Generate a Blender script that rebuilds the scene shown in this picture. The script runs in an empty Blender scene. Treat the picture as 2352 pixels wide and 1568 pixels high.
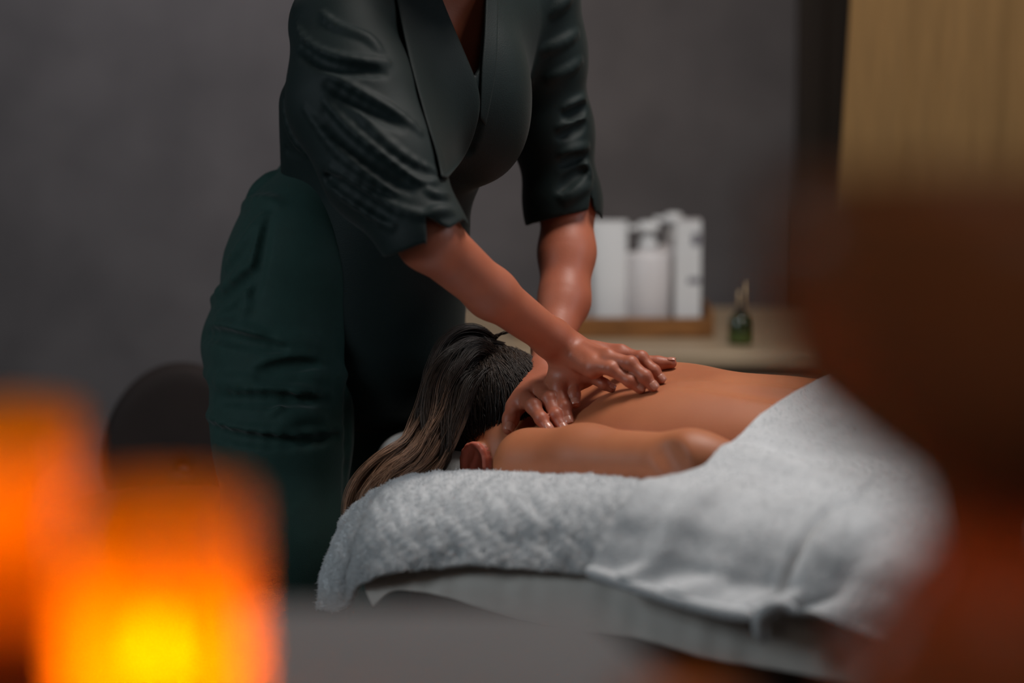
import bpy, bmesh, math, random
import numpy as np
from mathutils import Vector, Matrix
random.seed(7); RNG = np.random.default_rng(7)
D = bpy.data; COL = bpy.context.scene.collection; SC = bpy.context.scene

# ---------------------------------------------------------------- camera
F_PX = 5553.0; PITCH = math.radians(8.0); CAM = np.array([0.0, 0.0, 1.32])
FW = np.array([0, math.cos(PITCH), -math.sin(PITCH)]); UPV = np.array([0, math.sin(PITCH), math.cos(PITCH)])
RT = np.array([1.0, 0, 0])
cam = D.cameras.new('camera'); co = D.objects.new('camera', cam); COL.objects.link(co)
cam.sensor_width = 36.0; cam.lens = F_PX / 2352 * 36.0; cam.clip_start = 0.05
co.location = CAM; co.rotation_euler = (math.pi/2 - PITCH, 0, 0)
cam.dof.use_dof = True; cam.dof.focus_distance = 3.36; cam.dof.aperture_fstop = cam.lens / 58.0
SC.camera = co

# ---------------------------------------------------------------- world, lights, exposure
w = D.worlds.new('world'); SC.world = w; w.use_nodes = True
w.node_tree.nodes['Background'].inputs[0].default_value = (0.30, 0.34, 0.40, 1)
w.node_tree.nodes['Background'].inputs[1].default_value = 0.02
SC.view_settings.view_transform = 'Standard'; SC.view_settings.look = 'None'
SC.view_settings.exposure = 0.0; SC.view_settings.gamma = 1.0; SC.view_settings.use_curve_mapping = False

def aim(o, t):
    o.rotation_euler = (Vector(t) - o.location).to_track_quat('-Z', 'Y').to_euler()
def area(name, loc, target, size, power, color, size_y=None, spread=None):
    l = D.lights.new(name, 'AREA'); l.shape = 'RECTANGLE' if size_y else 'DISK'
    l.size = size; l.energy = power; l.color = color
    if size_y: l.size_y = size_y
    if spread: l.spread = spread
    o = D.objects.new(name, l); COL.objects.link(o); o.location = loc; aim(o, target); return o
def spot(name, loc, target, power, color, angle, blend=1.0, r=0.06):
    l = D.lights.new(name, 'SPOT'); l.energy = power; l.color = color
    l.spot_size = math.radians(angle); l.spot_blend = blend; l.shadow_soft_size = r
    o = D.objects.new(name, l); COL.objects.link(o); o.location = loc; aim(o, target); return o
area('ceiling_key_light', (0.55, 3.35, 2.55), (0.15, 3.2, 0.75), 0.7, 27, (1.0, 0.93, 0.88))
area('right_side_light', (1.9, 2.6, 2.0), (0.1, 3.3, 0.9), 0.8, 7.5, (0.76, 0.88, 1.0))  # unseen cool lamp from the right; the room has no window
area('left_side_light', (-2.0, 2.3, 1.7), (-0.4, 3.5, 0.9), 0.7, 13.0, (0.80, 0.92, 1.0))
area('camera_side_light', (0.4, 0.1, 2.4), (0.1, 3.1, 0.7), 0.8, 1.6, (1.0, 0.88, 0.78))
spot('wall_wash_light', (-0.85, 4.1, 2.5), (-0.70, 5.35, 1.50), 34, (0.95, 0.93, 1.0), 58)
spot('wall_wash_light', (0.15, 4.3, 2.6), (0.12, 5.35, 1.25), 19, (1.0, 0.88, 0.83), 54)
spot('curtain_light', (1.1, 3.3, 2.5), (1.05, 4.55, 1.4), 7, (1.0, 0.80, 0.55), 70)

# ---------------------------------------------------------------- helpers
def P(px, py, d):
    """point seen at pixel (px,py) of the 2352x1568 photograph, d metres along the view axis"""
    return CAM + d * (FW + (px - 1176) / F_PX * RT - (py - 784) / F_PX * UPV)
def ppm(d): return F_PX / d
def nrm(v): v = np.asarray(v, float); return v / np.linalg.norm(v)
def tag(o, label=None, cat=None, group=None, kind=None):
    if label: o['label'] = label
    if cat: o['category'] = cat
    if group: o['group'] = group
    if kind: o['kind'] = kind
    return o
def link(o, parent=None):
    COL.objects.link(o)
    if parent is not None: o.parent = parent; o.matrix_parent_inverse = Matrix.Translation(parent.location).inverted() @ Matrix.Identity(4) if False else parent.matrix_basis.inverted()
    return o
def empty(name, loc, label=None, cat=None, group=None):
    o = D.objects.new(name, None); COL.objects.link(o); o.location = loc; o.empty_display_size = 0.05
    return tag(o, label, cat, group)
def mesh(name, V, Fc, m, parent=None, smooth=True):
    me = D.meshes.new(name); V = np.asarray(V, float)
    me.from_pydata([tuple(v) for v in V] if len(V) < 20000 else V.tolist(), [], Fc if isinstance(Fc, list) else Fc.tolist())
    if smooth: me.polygons.foreach_set('use_smooth', [True] * len(me.polygons))
    me.materials.append(m); me.update()
    return link(D.objects.new(name, me), parent)
def bmod(o, wdt=0.004, seg=2):
    b = o.modifiers.new('bevel', 'BEVEL'); b.width = wdt; b.segments = seg; b.limit_method = 'ANGLE'; return o
def box(name, lo, hi, m, parent=None, bevel=0.004, rz=0.0, pivot=None):
    x0, y0, z0 = lo; x1, y1, z1 = hi
    V = np.array([(x0,y0,z0),(x1,y0,z0),(x1,y1,z0),(x0,y1,z0),(x0,y0,z1),(x1,y0,z1),(x1,y1,z1),(x0,y1,z1)], float)
    if rz:
        p = np.array(pivot if pivot is not None else ((x0+x1)/2, (y0+y1)/2, 0)); c, s = math.cos(rz), math.sin(rz)
        V = (V - p) @ np.array([[c, s, 0], [-s, c, 0], [0, 0, 1]]) + p
    o = mesh(name, V, [(0,3,2,1),(4,5,6,7),(0,1,5,4),(1,2,6,5),(2,3,7,6),(3,0,4,7)], m, parent, smooth=False)
    if bevel: bmod(o, bevel)
    return o
def lathe(name, prof, c, m, parent=None, n=40, tilt=None):
    V = []; Fc = []
    for r, z in prof:
        for k in range(n):
            a = 2 * math.pi * k / n; V.append((r * math.cos(a), r * math.sin(a), z))
    V = np.array(V)
    if tilt is not None: V = V @ np.array(Matrix(tilt)).T
    V = V + np.array(c)
    for j in range(len(prof) - 1):
        for k in range(n):
            a, b = j*n + k, j*n + (k+1) % n
            Fc.append((a, b, b + n, a + n))
    return mesh(name, V, Fc, m, parent)

# ---------------------------------------------------------------- materials
def mat(name, col, rough=0.6, noise=0.0, nscale=20, bump=0.0, bscale=60, sheen=0.0, metal=0.0, sss=0.0, col2=None, spec=0.5, coat=0.0, ncontrast=(0.3, 0.7), bdetail=4, stretch=(1, 1, 1)):
    m = D.materials.new(name); m.use_nodes = True; nt = m.node_tree; b = nt.nodes['Principled BSDF']
    b.inputs['Base Color'].default_value = (*col, 1); b.inputs['Roughness'].default_value = rough
    b.inputs['Metallic'].default_value = metal; b.inputs['Specular IOR Level'].default_value = spec
    if coat: b.inputs['Coat Weight'].default_value = coat; b.inputs['Coat Roughness'].default_value = 0.25
    if sheen: b.inputs['Sheen Weight'].default_value = sheen; b.inputs['Sheen Roughness'].default_value = 0.5
    if sss:
        b.inputs['Subsurface Weight'].default_value = sss; b.inputs['Subsurface Radius'].default_value = (1, 0.35, 0.2)
        b.inputs['Subsurface Scale'].default_value = 0.008
    tc = nt.nodes.new('ShaderNodeTexCoord'); mp = nt.nodes.new('ShaderNodeMapping'); mp.inputs['Scale'].default_value = stretch
    nt.links.new(tc.outputs['Object'], mp.inputs[0])
    if noise or col2:
        n = nt.nodes.new('ShaderNodeTexNoise'); n.inputs['Scale'].default_value = nscale; n.inputs['Detail'].default_value = 5
        r = nt.nodes.new('ShaderNodeValToRGB'); r.color_ramp.elements[0].position = ncontrast[0]; r.color_ramp.elements[1].position = ncontrast[1]
        c2 = col2 or tuple(c * (1 - noise) for c in col)
        r.color_ramp.elements[0].color = (*c2, 1); r.color_ramp.elements[1].color = (*col, 1)
        nt.links.new(mp.outputs[0], n.inputs['Vector']); nt.links.new(n.outputs['Fac'], r.inputs[0]); nt.links.new(r.outputs[0], b.inputs['Base Color'])
    if bump:
        n = nt.nodes.new('ShaderNodeTexNoise'); n.inputs['Scale'].default_value = bscale; n.inputs['Detail'].default_value = bdetail
        bp = nt.nodes.new('ShaderNodeBump'); bp.inputs['Strength'].default_value = bump; bp.inputs['Distance'].default_value = 0.002
        nt.links.new(mp.outputs[0], n.inputs['Vector']); nt.links.new(n.outputs['Fac'], bp.inputs['Height']); nt.links.new(bp.outputs[0], b.inputs['Normal'])
    return m
def glow(name, col, strength):
    m = D.materials.new(name); m.use_nodes = True; nt = m.node_tree; nt.nodes.clear()
    e = nt.nodes.new('ShaderNodeEmission'); e.inputs[0].default_value = (*col, 1); e.inputs[1].default_value = strength
    o = nt.nodes.new('ShaderNodeOutputMaterial'); nt.links.new(e.outputs[0], o.inputs[0]); return m
def frosted(name, col, clear=0.2, diff=0.15):
    """frosted tinted glass: translucent body, partly clear, thin gloss"""
    m = D.materials.new(name); m.use_nodes = True; nt = m.node_tree; nt.nodes.clear()
    t = nt.nodes.new('ShaderNodeBsdfTranslucent'); t.inputs[0].default_value = (*col, 1)
    d = nt.nodes.new('ShaderNodeBsdfDiffuse'); d.inputs[0].default_value = (*[c * 0.8 for c in col], 1)
    tr = nt.nodes.new('ShaderNodeBsdfTransparent'); tr.inputs[0].default_value = (*col, 1)
    g = nt.nodes.new('ShaderNodeBsdfGlossy'); g.inputs['Roughness'].default_value = 0.25
    a = nt.nodes.new('ShaderNodeMixShader'); a.inputs[0].default_value = diff
    b = nt.nodes.new('ShaderNodeMixShader'); b.inputs[0].default_value = clear
    c = nt.nodes.new('ShaderNodeMixShader'); c.inputs[0].default_value = 0.03
    o = nt.nodes.new('ShaderNodeOutputMaterial'); L = nt.links.new
    L(t.outputs[0], a.inputs[1]); L(d.outputs[0], a.inputs[2]); L(a.outputs[0], b.inputs[1]); L(tr.outputs[0], b.inputs[2])
    L(b.outputs[0], c.inputs[1]); L(g.outputs[0], c.inputs[2]); L(c.outputs[0], o.inputs[0]); return m
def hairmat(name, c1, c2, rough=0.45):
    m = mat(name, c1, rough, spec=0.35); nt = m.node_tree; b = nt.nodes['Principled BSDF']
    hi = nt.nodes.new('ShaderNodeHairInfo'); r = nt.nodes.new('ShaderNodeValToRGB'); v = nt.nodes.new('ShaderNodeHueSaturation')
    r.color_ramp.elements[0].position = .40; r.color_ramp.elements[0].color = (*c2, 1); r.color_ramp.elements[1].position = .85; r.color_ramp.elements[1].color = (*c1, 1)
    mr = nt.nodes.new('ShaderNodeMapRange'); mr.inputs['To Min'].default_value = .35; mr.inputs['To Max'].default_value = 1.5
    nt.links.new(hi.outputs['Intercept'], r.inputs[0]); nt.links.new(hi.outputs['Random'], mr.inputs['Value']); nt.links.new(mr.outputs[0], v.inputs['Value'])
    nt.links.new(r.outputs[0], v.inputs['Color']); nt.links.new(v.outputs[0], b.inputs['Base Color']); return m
M = {}
M['skin_client'] = mat('skin_client', (0.50, 0.175, 0.075), 0.52, col2=(0.42, 0.135, 0.058), nscale=9, sss=0.25, bump=0.10, bscale=420, spec=0.45)
M['skin'] = mat('skin', (0.47, 0.150, 0.082), 0.48, col2=(0.39, 0.112, 0.060), nscale=14, sss=0.25, bump=0.12, bscale=380, spec=0.5)
M['skin_ear'] = mat('skin_ear', (0.72, 0.20, 0.13), 0.5, sss=0.3, bump=0.1, bscale=400)
M['nail'] = mat('nail', (0.52, 0.22, 0.15), 0.28, spec=0.5, coat=0.3)
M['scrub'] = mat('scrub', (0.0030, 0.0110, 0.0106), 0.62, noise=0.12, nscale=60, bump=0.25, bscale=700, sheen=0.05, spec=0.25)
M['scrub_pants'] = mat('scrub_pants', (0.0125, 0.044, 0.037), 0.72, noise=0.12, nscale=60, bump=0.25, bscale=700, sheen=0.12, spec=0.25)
M['towel'] = mat('towel', (0.66, 0.67, 0.68), 0.95, noise=0.10, nscale=70, bump=0.6, bscale=260, sheen=0.3, spec=0.1)
M['pile'] = mat('pile', (0.72, 0.73, 0.74), 0.95, noise=0.12, nscale=60, spec=0.1)
M['sheet'] = mat('sheet', (0.70, 0.66, 0.61), 0.9, bump=0.5, bscale=500, stretch=(1, 1, 3), spec=0.1)
M['cradle'] = mat('cradle', (0.70, 0.72, 0.72), 0.8, bump=0.2, bscale=300)
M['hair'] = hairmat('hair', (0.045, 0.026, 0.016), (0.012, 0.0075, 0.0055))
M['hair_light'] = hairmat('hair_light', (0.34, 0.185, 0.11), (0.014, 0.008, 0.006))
M['hair_dark'] = mat('hair_dark', (0.012, 0.008, 0.006), 0.7, spec=.2)
M['wall'] = mat('wall', (0.142, 0.129, 0.130), 0.9, col2=(0.110, 0.100, 0.102), nscale=5, bump=0.6, bscale=90, ncontrast=(0.35, 0.65))
M['wall_side'] = mat('wall_side', (0.11, 0.10, 0.10), 0.9, noise=0.15, nscale=4)
M['ceil'] = mat('ceil', (0.16, 0.15, 0.145), 0.9, noise=0.08, nscale=3)
M['floor'] = mat('floor', (0.07, 0.045, 0.03), 0.5, noise=0.35, nscale=2, stretch=(1, 12, 1))
M['curtain'] = mat('curtain', (0.27, 0.148, 0.048), 0.85, noise=0.18, nscale=14, stretch=(6, 6, 0.5), bump=0.3, bscale=200)
M['counter'] = mat('counter', (0.50, 0.37, 0.24), 0.45, noise=0.15, nscale=6, stretch=(1, 8, 1))
M['cabinet'] = mat('cabinet', (0.30, 0.22, 0.15), 0.6, noise=0.15, nscale=5, stretch=(6, 6, 0.7))
M['white'] = mat('white', (0.85, 0.85, 0.85), 0.5, noise=0.05, nscale=8)
M['white_plastic'] = mat('white_plastic', (0.83, 0.79, 0.79), 0.35, noise=0.04, nscale=8)
M['print'] = mat('print', (0.22, 0.21, 0.24), 0.6)
M['tray'] = mat('tray', (0.33, 0.135, 0.035), 0.5, noise=0.45, nscale=5, stretch=(3, 3, 14))
M['table_side'] = mat('table_side', (0.12, 0.095, 0.08), 0.85, noise=0.15, nscale=30, bump=0.2)
M['table_wood'] = mat('table_wood', (0.09, 0.05, 0.03), 0.5, noise=0.3, nscale=6)
M['chair'] = mat('chair', (0.018, 0.009, 0.007), 0.8, noise=0.2, nscale=12, bump=0.2)
M['panel'] = mat('panel', (0.030, 0.018, 0.010), 0.6, noise=0.3, nscale=4, stretch=(8, 8, .6))  # dark brown standing in for the wall's shade beside the curtain
M['shelf'] = mat('shelf', (0.26, 0.25, 0.25), 0.8, noise=0.15, nscale=8)
M['amber'] = frosted('amber', (0.95, 0.48, 0.008), 0.22)
M['amber_frost'] = frosted('amber_frost', (0.95, 0.50, 0.010), 0.0)
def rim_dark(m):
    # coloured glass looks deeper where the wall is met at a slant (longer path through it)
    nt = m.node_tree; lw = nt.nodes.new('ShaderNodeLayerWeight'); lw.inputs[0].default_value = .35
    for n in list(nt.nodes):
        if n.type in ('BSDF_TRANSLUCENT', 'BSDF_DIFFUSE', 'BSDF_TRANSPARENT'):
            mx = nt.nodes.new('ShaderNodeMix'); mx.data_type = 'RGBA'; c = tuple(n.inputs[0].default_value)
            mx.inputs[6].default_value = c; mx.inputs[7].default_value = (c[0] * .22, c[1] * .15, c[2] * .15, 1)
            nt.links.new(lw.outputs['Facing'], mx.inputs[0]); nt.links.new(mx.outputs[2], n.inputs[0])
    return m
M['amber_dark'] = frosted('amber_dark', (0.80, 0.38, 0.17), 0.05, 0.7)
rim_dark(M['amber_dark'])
M['wax_red'] = mat('wax_red', (0.10, 0.006, 0.004), 0.5, noise=0.1, nscale=10)
M['wax'] = mat('wax', (0.85, 0.55, 0.25), 0.5, sss=0.4)
M['flame'] = glow('flame', (1.0, 0.62, 0.12), 220)
M['wick'] = mat('wick', (0.02, 0.015, 0.01), 0.9)
M['green_glass'] = mat('green_glass', (0.02, 0.035, 0.012), 0.15, spec=0.8)
M['green_label'] = mat('green_label', (0.05, 0.08, 0.01), 0.5)
M['gold'] = mat('gold', (0.70, 0.50, 0.28), 0.35, metal=0.4)
M['black'] = mat('black', (0.015, 0.014, 0.013), 0.5)

# ---------------------------------------------------------------- sdf modelling
BIG = np.float32(10.0)
def smin(a, b, k):
    if k <= 0: return np.minimum(a, b)
    h = np.maximum(k - np.abs(a - b), 0) / k
    return np.minimum(a, b) - h * h * k * 0.25
class Node:
    def __init__(s): s.ch = []; s.post = None
    def add(s, f, k=0.0, op='u'): s.ch.append((op, k, f)); return s
    def ev(s, Pt, C, h, ex=0.0):
        d = np.full(Pt.shape[:2], BIG, np.float32)
        for op, k, f in s.ch:
            if isinstance(f, Node): di = f.ev(Pt, C, h, max(ex, k))
            elif h is None or op == 'i': di = f(Pt)
            else:
                mk = f(C[:, None, :])[:, 0] < 4 * h + 1.3 * k + ex + .015
                if not mk.any(): continue
                di = np.full(Pt.shape[:2], BIG, np.float32); di[mk] = f(Pt[mk])
            if op == 'u': d = smin(d, di, k)
            elif op == 's': d = -smin(-d, di, k)
            else: d = -smin(-d, -di, k)
        if s.post: d = s.post(d, Pt)
        return d
    def at(s, pts): return s.ev(np.asarray(pts, np.float32)[:, None, :], None, None)[:, 0]
def cone(a, b, r1, r2, flat=None, s=1.0):
    a = np.asarray(a, np.float32); b = np.asarray(b, np.float32); n = None if flat is None else nrm(flat).astype(np.float32)
    if n is not None and s != 1.0:
        b2 = b + (1/s - 1) * np.dot(b - a, n) * n
    else: b2 = b; n = None
    ba = (b2 - a).astype(np.float32); L = max(float(ba @ ba), 1e-9)
    def f(p):
        q = p - a
        if n is not None: q = q + np.float32(1/s - 1) * (q @ n)[..., None] * n
        t = np.clip((q @ ba) / L, 0, 1)
        q = q - t[..., None] * ba; l = np.sqrt((q * q).sum(-1)) + 1e-7
        d = l - (r1 + t * (r2 - r1))
        if n is not None:
            g = (q @ n) / l; d = d / np.sqrt(1 + (1/(s*s) - 1) * g * g)
        return d.astype(np.float32)
    return f
def ell(c, R, ax=None):
    c = np.asarray(c, np.float32); R = np.asarray(R, np.float32); A = np.eye(3, dtype=np.float32) if ax is None else np.asarray(ax, np.float32)
    def f(p):
        q = (p - c) @ A.T
        k0 = np.sqrt(((q / R) ** 2).sum(-1)) + 1e-6; k1 = np.sqrt(((q / (R * R)) ** 2).sum(-1)) + 1e-6
        return (k0 * (k0 - 1) / k1).astype(np.float32)
    return f
def half(c, n):
    c = np.asarray(c, np.float32); n = nrm(n).astype(np.float32)
    return lambda p: ((p - c) @ n).astype(np.float32)
def prism(poly, d0, d1):
    """wedge cut: polygon (photo pixels, clockwise as seen) extruded between two depths"""
    c = np.mean(poly, axis=0); pl = []
    for i in range(len(poly)):
        a, b = poly[i], poly[(i+1) % len(poly)]
        n = nrm(np.cross(P(*a, 1) - CAM, P(*b, 1) - CAM))
        if np.dot(P(*c, 1) - CAM, n) > 0: n = -n
        pl.append((CAM.copy(), n))
    pl.append((CAM + FW * d0, -FW)); pl.append((CAM + FW * d1, FW))
    pl = [(a.astype(np.float32), n.astype(np.float32)) for a, n in pl]
    return lambda p: np.max([(p - a) @ n for a, n in pl], axis=0).astype(np.float32)
def chain(node, pts, rs, k=0.01, flat=None, s=1.0, k0=None):
    for i in range(len(pts) - 1):
        node.add(cone(pts[i], pts[i+1], rs[i], rs[i+1], flat, s), k if i or k0 is None else k0)
    return node
def hit(node, px, py, d0=2.6, d1=4.2):
    """where the view ray through pixel meets the surface of node"""
    px = np.atleast_1d(px).astype(float); py = np.atleast_1d(py).astype(float)
    r = FW + (px[:, None] - 1176) / F_PX * RT - (py[:, None] - 784) / F_PX * UPV
    ts = np.linspace(d0, d1, 320); pts = CAM + ts[None, :, None] * r[:, None, :]
    v = node.at(pts.reshape(-1, 3)).reshape(len(px), -1)
    out = []
    for i in range(len(px)):
        j = np.argmax(v[i] < 0) if (v[i] < 0).any() else int(np.argmin(v[i]))
        if j > 0 and v[i, j] < 0: t = ts[j-1] + (ts[j] - ts[j-1]) * v[i, j-1] / (v[i, j-1] - v[i, j])
        else: t = ts[j]
        out.append(CAM + t * r[i])
    return np.array(out)
def grad(node, pts, e=0.002):
    pts = np.asarray(pts, float); g = np.stack([node.at(pts + e * ax) - node.at(pts - e * ax) for ax in np.eye(3)], 1)
    return g / (np.linalg.norm(g, axis=1, keepdims=True) + 1e-9)
def catmull(pts, n):
    pts = np.asarray(pts, float); m = len(pts)
    if m == 2: return np.linspace(pts[0], pts[1], n)
    t = np.linspace(0, m - 1, n); i = np.clip(t.astype(int), 0, m - 2); u = (t - i)[:, None]
    e = np.vstack([2*pts[0] - pts[1], pts, 2*pts[-1] - pts[-2]])
    a, b, c, dd = e[i], e[i+1], e[i+2], e[i+3]
    return 0.5 * (2*b + (c - a)*u + (2*a - 5*b + 4*c - dd)*u*u + (3*b - a - 3*c + dd)*u**3)
def fold(base, out, pts, r=0.004, k=0.012, depth=0.0, op='u', d0=2.6, d1=4.2, tap=True):
    """a cloth fold or groove laid along the surface under a polyline of photo pixels"""
    q = catmull(pts, max(5, len(pts) * 2)); h = hit(base, q[:, 0], q[:, 1], d0, d1); g = grad(base, h)
    c = h - g * (r * 0.35 if op == 'u' else -r * 0.45) - g * depth; n = len(c)
    for _ in range(2): c[1:-1] = (c[:-2] + 2 * c[1:-1] + c[2:]) / 4
    rr = [r * (0.45 + 0.55 * math.sin(math.pi * (i + 0.7) / (n + 0.4))) if tap else r for i in range(n)]
    for i in range(n - 1):
        if np.linalg.norm(c[i+1] - c[i]) < 0.05: out.add(cone(c[i], c[i+1], rr[i], rr[i+1]), k, op)
def build(name, node, lo, hi, vox, m, parent=None, chunk=300):
    """surface nets over the blocks near the surface -> one closed mesh"""
    B = 8; bs = vox * B; lo = np.asarray(lo, float); nb = np.ceil((np.asarray(hi, float) - lo) / bs).astype(int)
    I = np.stack(np.meshgrid(*[np.arange(n) for n in nb], indexing='ij'), -1).reshape(-1, 3)
    C = (lo + (I + 0.5) * bs).astype(np.float32); h = bs * math.sqrt(3) / 2
    v = np.concatenate([node.at(C[i:i+50000]) for i in range(0, len(C), 50000)])
    act = I[np.abs(v) < 1.5 * h + 0.006]
    g = np.stack(np.meshgrid(*[np.arange(B + 1)] * 3, indexing='ij'), -1).astype(np.float32) * vox
    keys = []; verts = []; ek = [[], [], []]; es = [[], [], []]
    N = (nb * B + 2); off = np.array([[i, j, k] for i in (0, 1) for j in (0, 1) for k in (0, 1)])
    E = [(a, b) for a in range(8) for b in range(a + 1, 8) if np.abs(off[a] - off[b]).sum() == 1]
    for s in range(0, len(act), chunk):
        A = act[s:s+chunk]; o = (lo + A * bs).astype(np.float32); c = o + np.float32(bs / 2)
        Pt = o[:, None, None, None, :] + g[None]
        val = node.ev(Pt.reshape(len(A), -1, 3), c, h).reshape(len(A), B+1, B+1, B+1)
        cv = np.stack([val[:, i:B+i, j:B+j, k:B+k] for i, j, k in off], -1)
        neg = cv < 0; mk = neg.any(-1) & ~neg.all(-1)
        w = np.argwhere(mk)
        if not len(w): continue
        cc = cv[mk]; ijk = A[w[:, 0]] * B + w[:, 1:]
        sm = np.zeros((len(w), 3)); ct = np.zeros(len(w))
        for a, b in E:
            x = (cc[:, a] < 0) != (cc[:, b] < 0); t = np.where(x, cc[:, a] / np.where(x, cc[:, a] - cc[:, b], 1), 0)
            sm += x[:, None] * (off[a] + t[:, None] * (off[b] - off[a])); ct += x
        keys.append((ijk[:, 0] * N[1] + ijk[:, 1]) * N[2] + ijk[:, 2]); verts.append(lo + (ijk + sm / ct[:, None]) * vox)
        for ax, ci in ((0, 4), (1, 2), (2, 1)):
            x = (cc[:, 0] < 0) != (cc[:, ci] < 0); ek[ax].append(ijk[x]); es[ax].append(cc[x, 0] < 0)
    keys = np.concatenate(keys); verts = np.concatenate(verts); o = np.argsort(keys); keys = keys[o]; verts = verts[o]
    faces = []
    for ax in range(3):
        e = np.concatenate(ek[ax]); sg = np.concatenate(es[ax]); u = np.eye(3, dtype=int)[(ax + 1) % 3]; vv = np.eye(3, dtype=int)[(ax + 2) % 3]
        q = []; ok = np.ones(len(e), bool)
        for c in (e, e - u, e - u - vv, e - vv):
            kk = (c[:, 0] * N[1] + c[:, 1]) * N[2] + c[:, 2]; idx = np.clip(np.searchsorted(keys, kk), 0, len(keys) - 1)
            ok &= keys[idx] == kk; q.append(idx)
        q = np.stack(q, 1); q[~sg] = q[~sg][:, ::-1]; faces.append(q[ok])
    faces = np.concatenate(faces)
    for _ in range(2):                                              # light relaxation
        acc = np.zeros_like(verts); cnt = np.zeros(len(verts))
        for a, b in ((0, 1), (1, 2), (2, 3), (3, 0)):
            for s_, t_ in ((a, b), (b, a)):
                for cx in range(3): acc[:, cx] += np.bincount(faces[:, s_], verts[faces[:, t_], cx], len(verts))
                cnt += np.bincount(faces[:, s_], minlength=len(verts))
        verts = verts * 0.5 + 0.5 * acc / np.maximum(cnt, 1)[:, None]
    me = D.meshes.new(name); me.vertices.add(len(verts)); me.vertices.foreach_set('co', verts.astype(np.float32).ravel())
    me.loops.add(faces.size); me.loops.foreach_set('vertex_index', faces.astype(np.int32).ravel())
    me.polygons.add(len(faces)); me.polygons.foreach_set('loop_start', np.arange(0, faces.size, 4, dtype=np.int32))
    me.update(calc_edges=True); me.materials.append(m); me.validate()
    bm = bmesh.new(); bm.from_mesh(me); bmesh.ops.holes_fill(bm, edges=[e for e in bm.edges if e.is_boundary], sides=12)
    seen = set(); parts = []                                         # keep one continuous surface
    for v0 in bm.verts:
        if v0.index in seen: continue
        st = [v0]; seen.add(v0.index); isl = []
        while st:
            q = st.pop(); isl.append(q)
            for e in q.link_edges:
                o2 = e.other_vert(q)
                if o2.index not in seen: seen.add(o2.index); st.append(o2)
        parts.append(isl)
    big = max(len(p_) for p_ in parts)
    bmesh.ops.delete(bm, geom=[v for p_ in parts if len(p_) < big * .05 for v in p_], context='VERTS')
    bm.to_mesh(me); bm.free(); me.polygons.foreach_set('use_smooth', np.ones(len(me.polygons), bool))
    print('built', name, len(verts))
    return link(D.objects.new(name, me), parent)
def gridmesh(name, G, m, parent=None, thick=0.0, sub=0, closed=False):
    r, c = G.shape[:2]; V = G.reshape(-1, 3)
    Fc = [(j*c + i, j*c + i + 1, (j+1)*c + i + 1, (j+1)*c + i) for j in range(r-1) for i in range(c-1)]
    o = mesh(name, V, Fc, m, parent)
    if thick:
        s = o.modifiers.new('solid', 'SOLIDIFY'); s.thickness = thick; s.offset = 0
    if sub:
        s = o.modifiers.new('sub', 'SUBSURF'); s.levels = sub; s.render_levels = sub
    return o
def patch(ctrl, nu, nv):
    """ctrl: rows of control points -> smooth grid nu x nv"""
    rows = np.array([catmull(r, nv) for r in ctrl]); return np.stack([catmull(rows[:, j], nu) for j in range(nv)], 1)
def strands(name, curves, radii, m, parent=None):
    """curves: (n, k, 3) -> hair curves object"""
    n, k = curves.shape[:2]; hc = D.hair_curves.new(name); hc.add_curves([k] * n)
    hc.points.foreach_set('position', curves.astype(np.float32).ravel()); hc.points.foreach_set('radius', np.asarray(radii, np.float32).ravel())
    hc.materials.append(m); return link(D.objects.new(name, hc), parent)
def noise3(p, sc, seed=0):
    r = np.random.default_rng(seed); v = 0
    for i in range(7):
        kx = r.normal(size=3); kx = kx / np.linalg.norm(kx) * sc * r.uniform(0.6, 1.6); v = v + np.sin(p @ kx + r.uniform(0, 6.28))
    return v / 3.5

UU = np.array([math.cos(math.radians(30)), -math.sin(math.radians(30)), 0]); VV = np.array([math.sin(math.radians(30)), math.cos(math.radians(30)), 0]); ZZ = np.array([0, 0, 1.0])
UVZ = np.array([UU, VV, ZZ])
TZ = 0.672                                                           # top of the massage table
SN = P(1195, 1050, 3.27); OC = SN + 0.17 * VV; OC[2] = 0
def PV(px, py, v):
    # view ray through a photo pixel met with the vertical plane at lateral offset v of the table
    r = P(px, py, 1.0) - CAM; t = (v - (CAM - OC) @ VV) / (r @ VV); return CAM + t * r
def B3(u, v, z): return OC + u * UU + v * VV + z * ZZ

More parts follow.
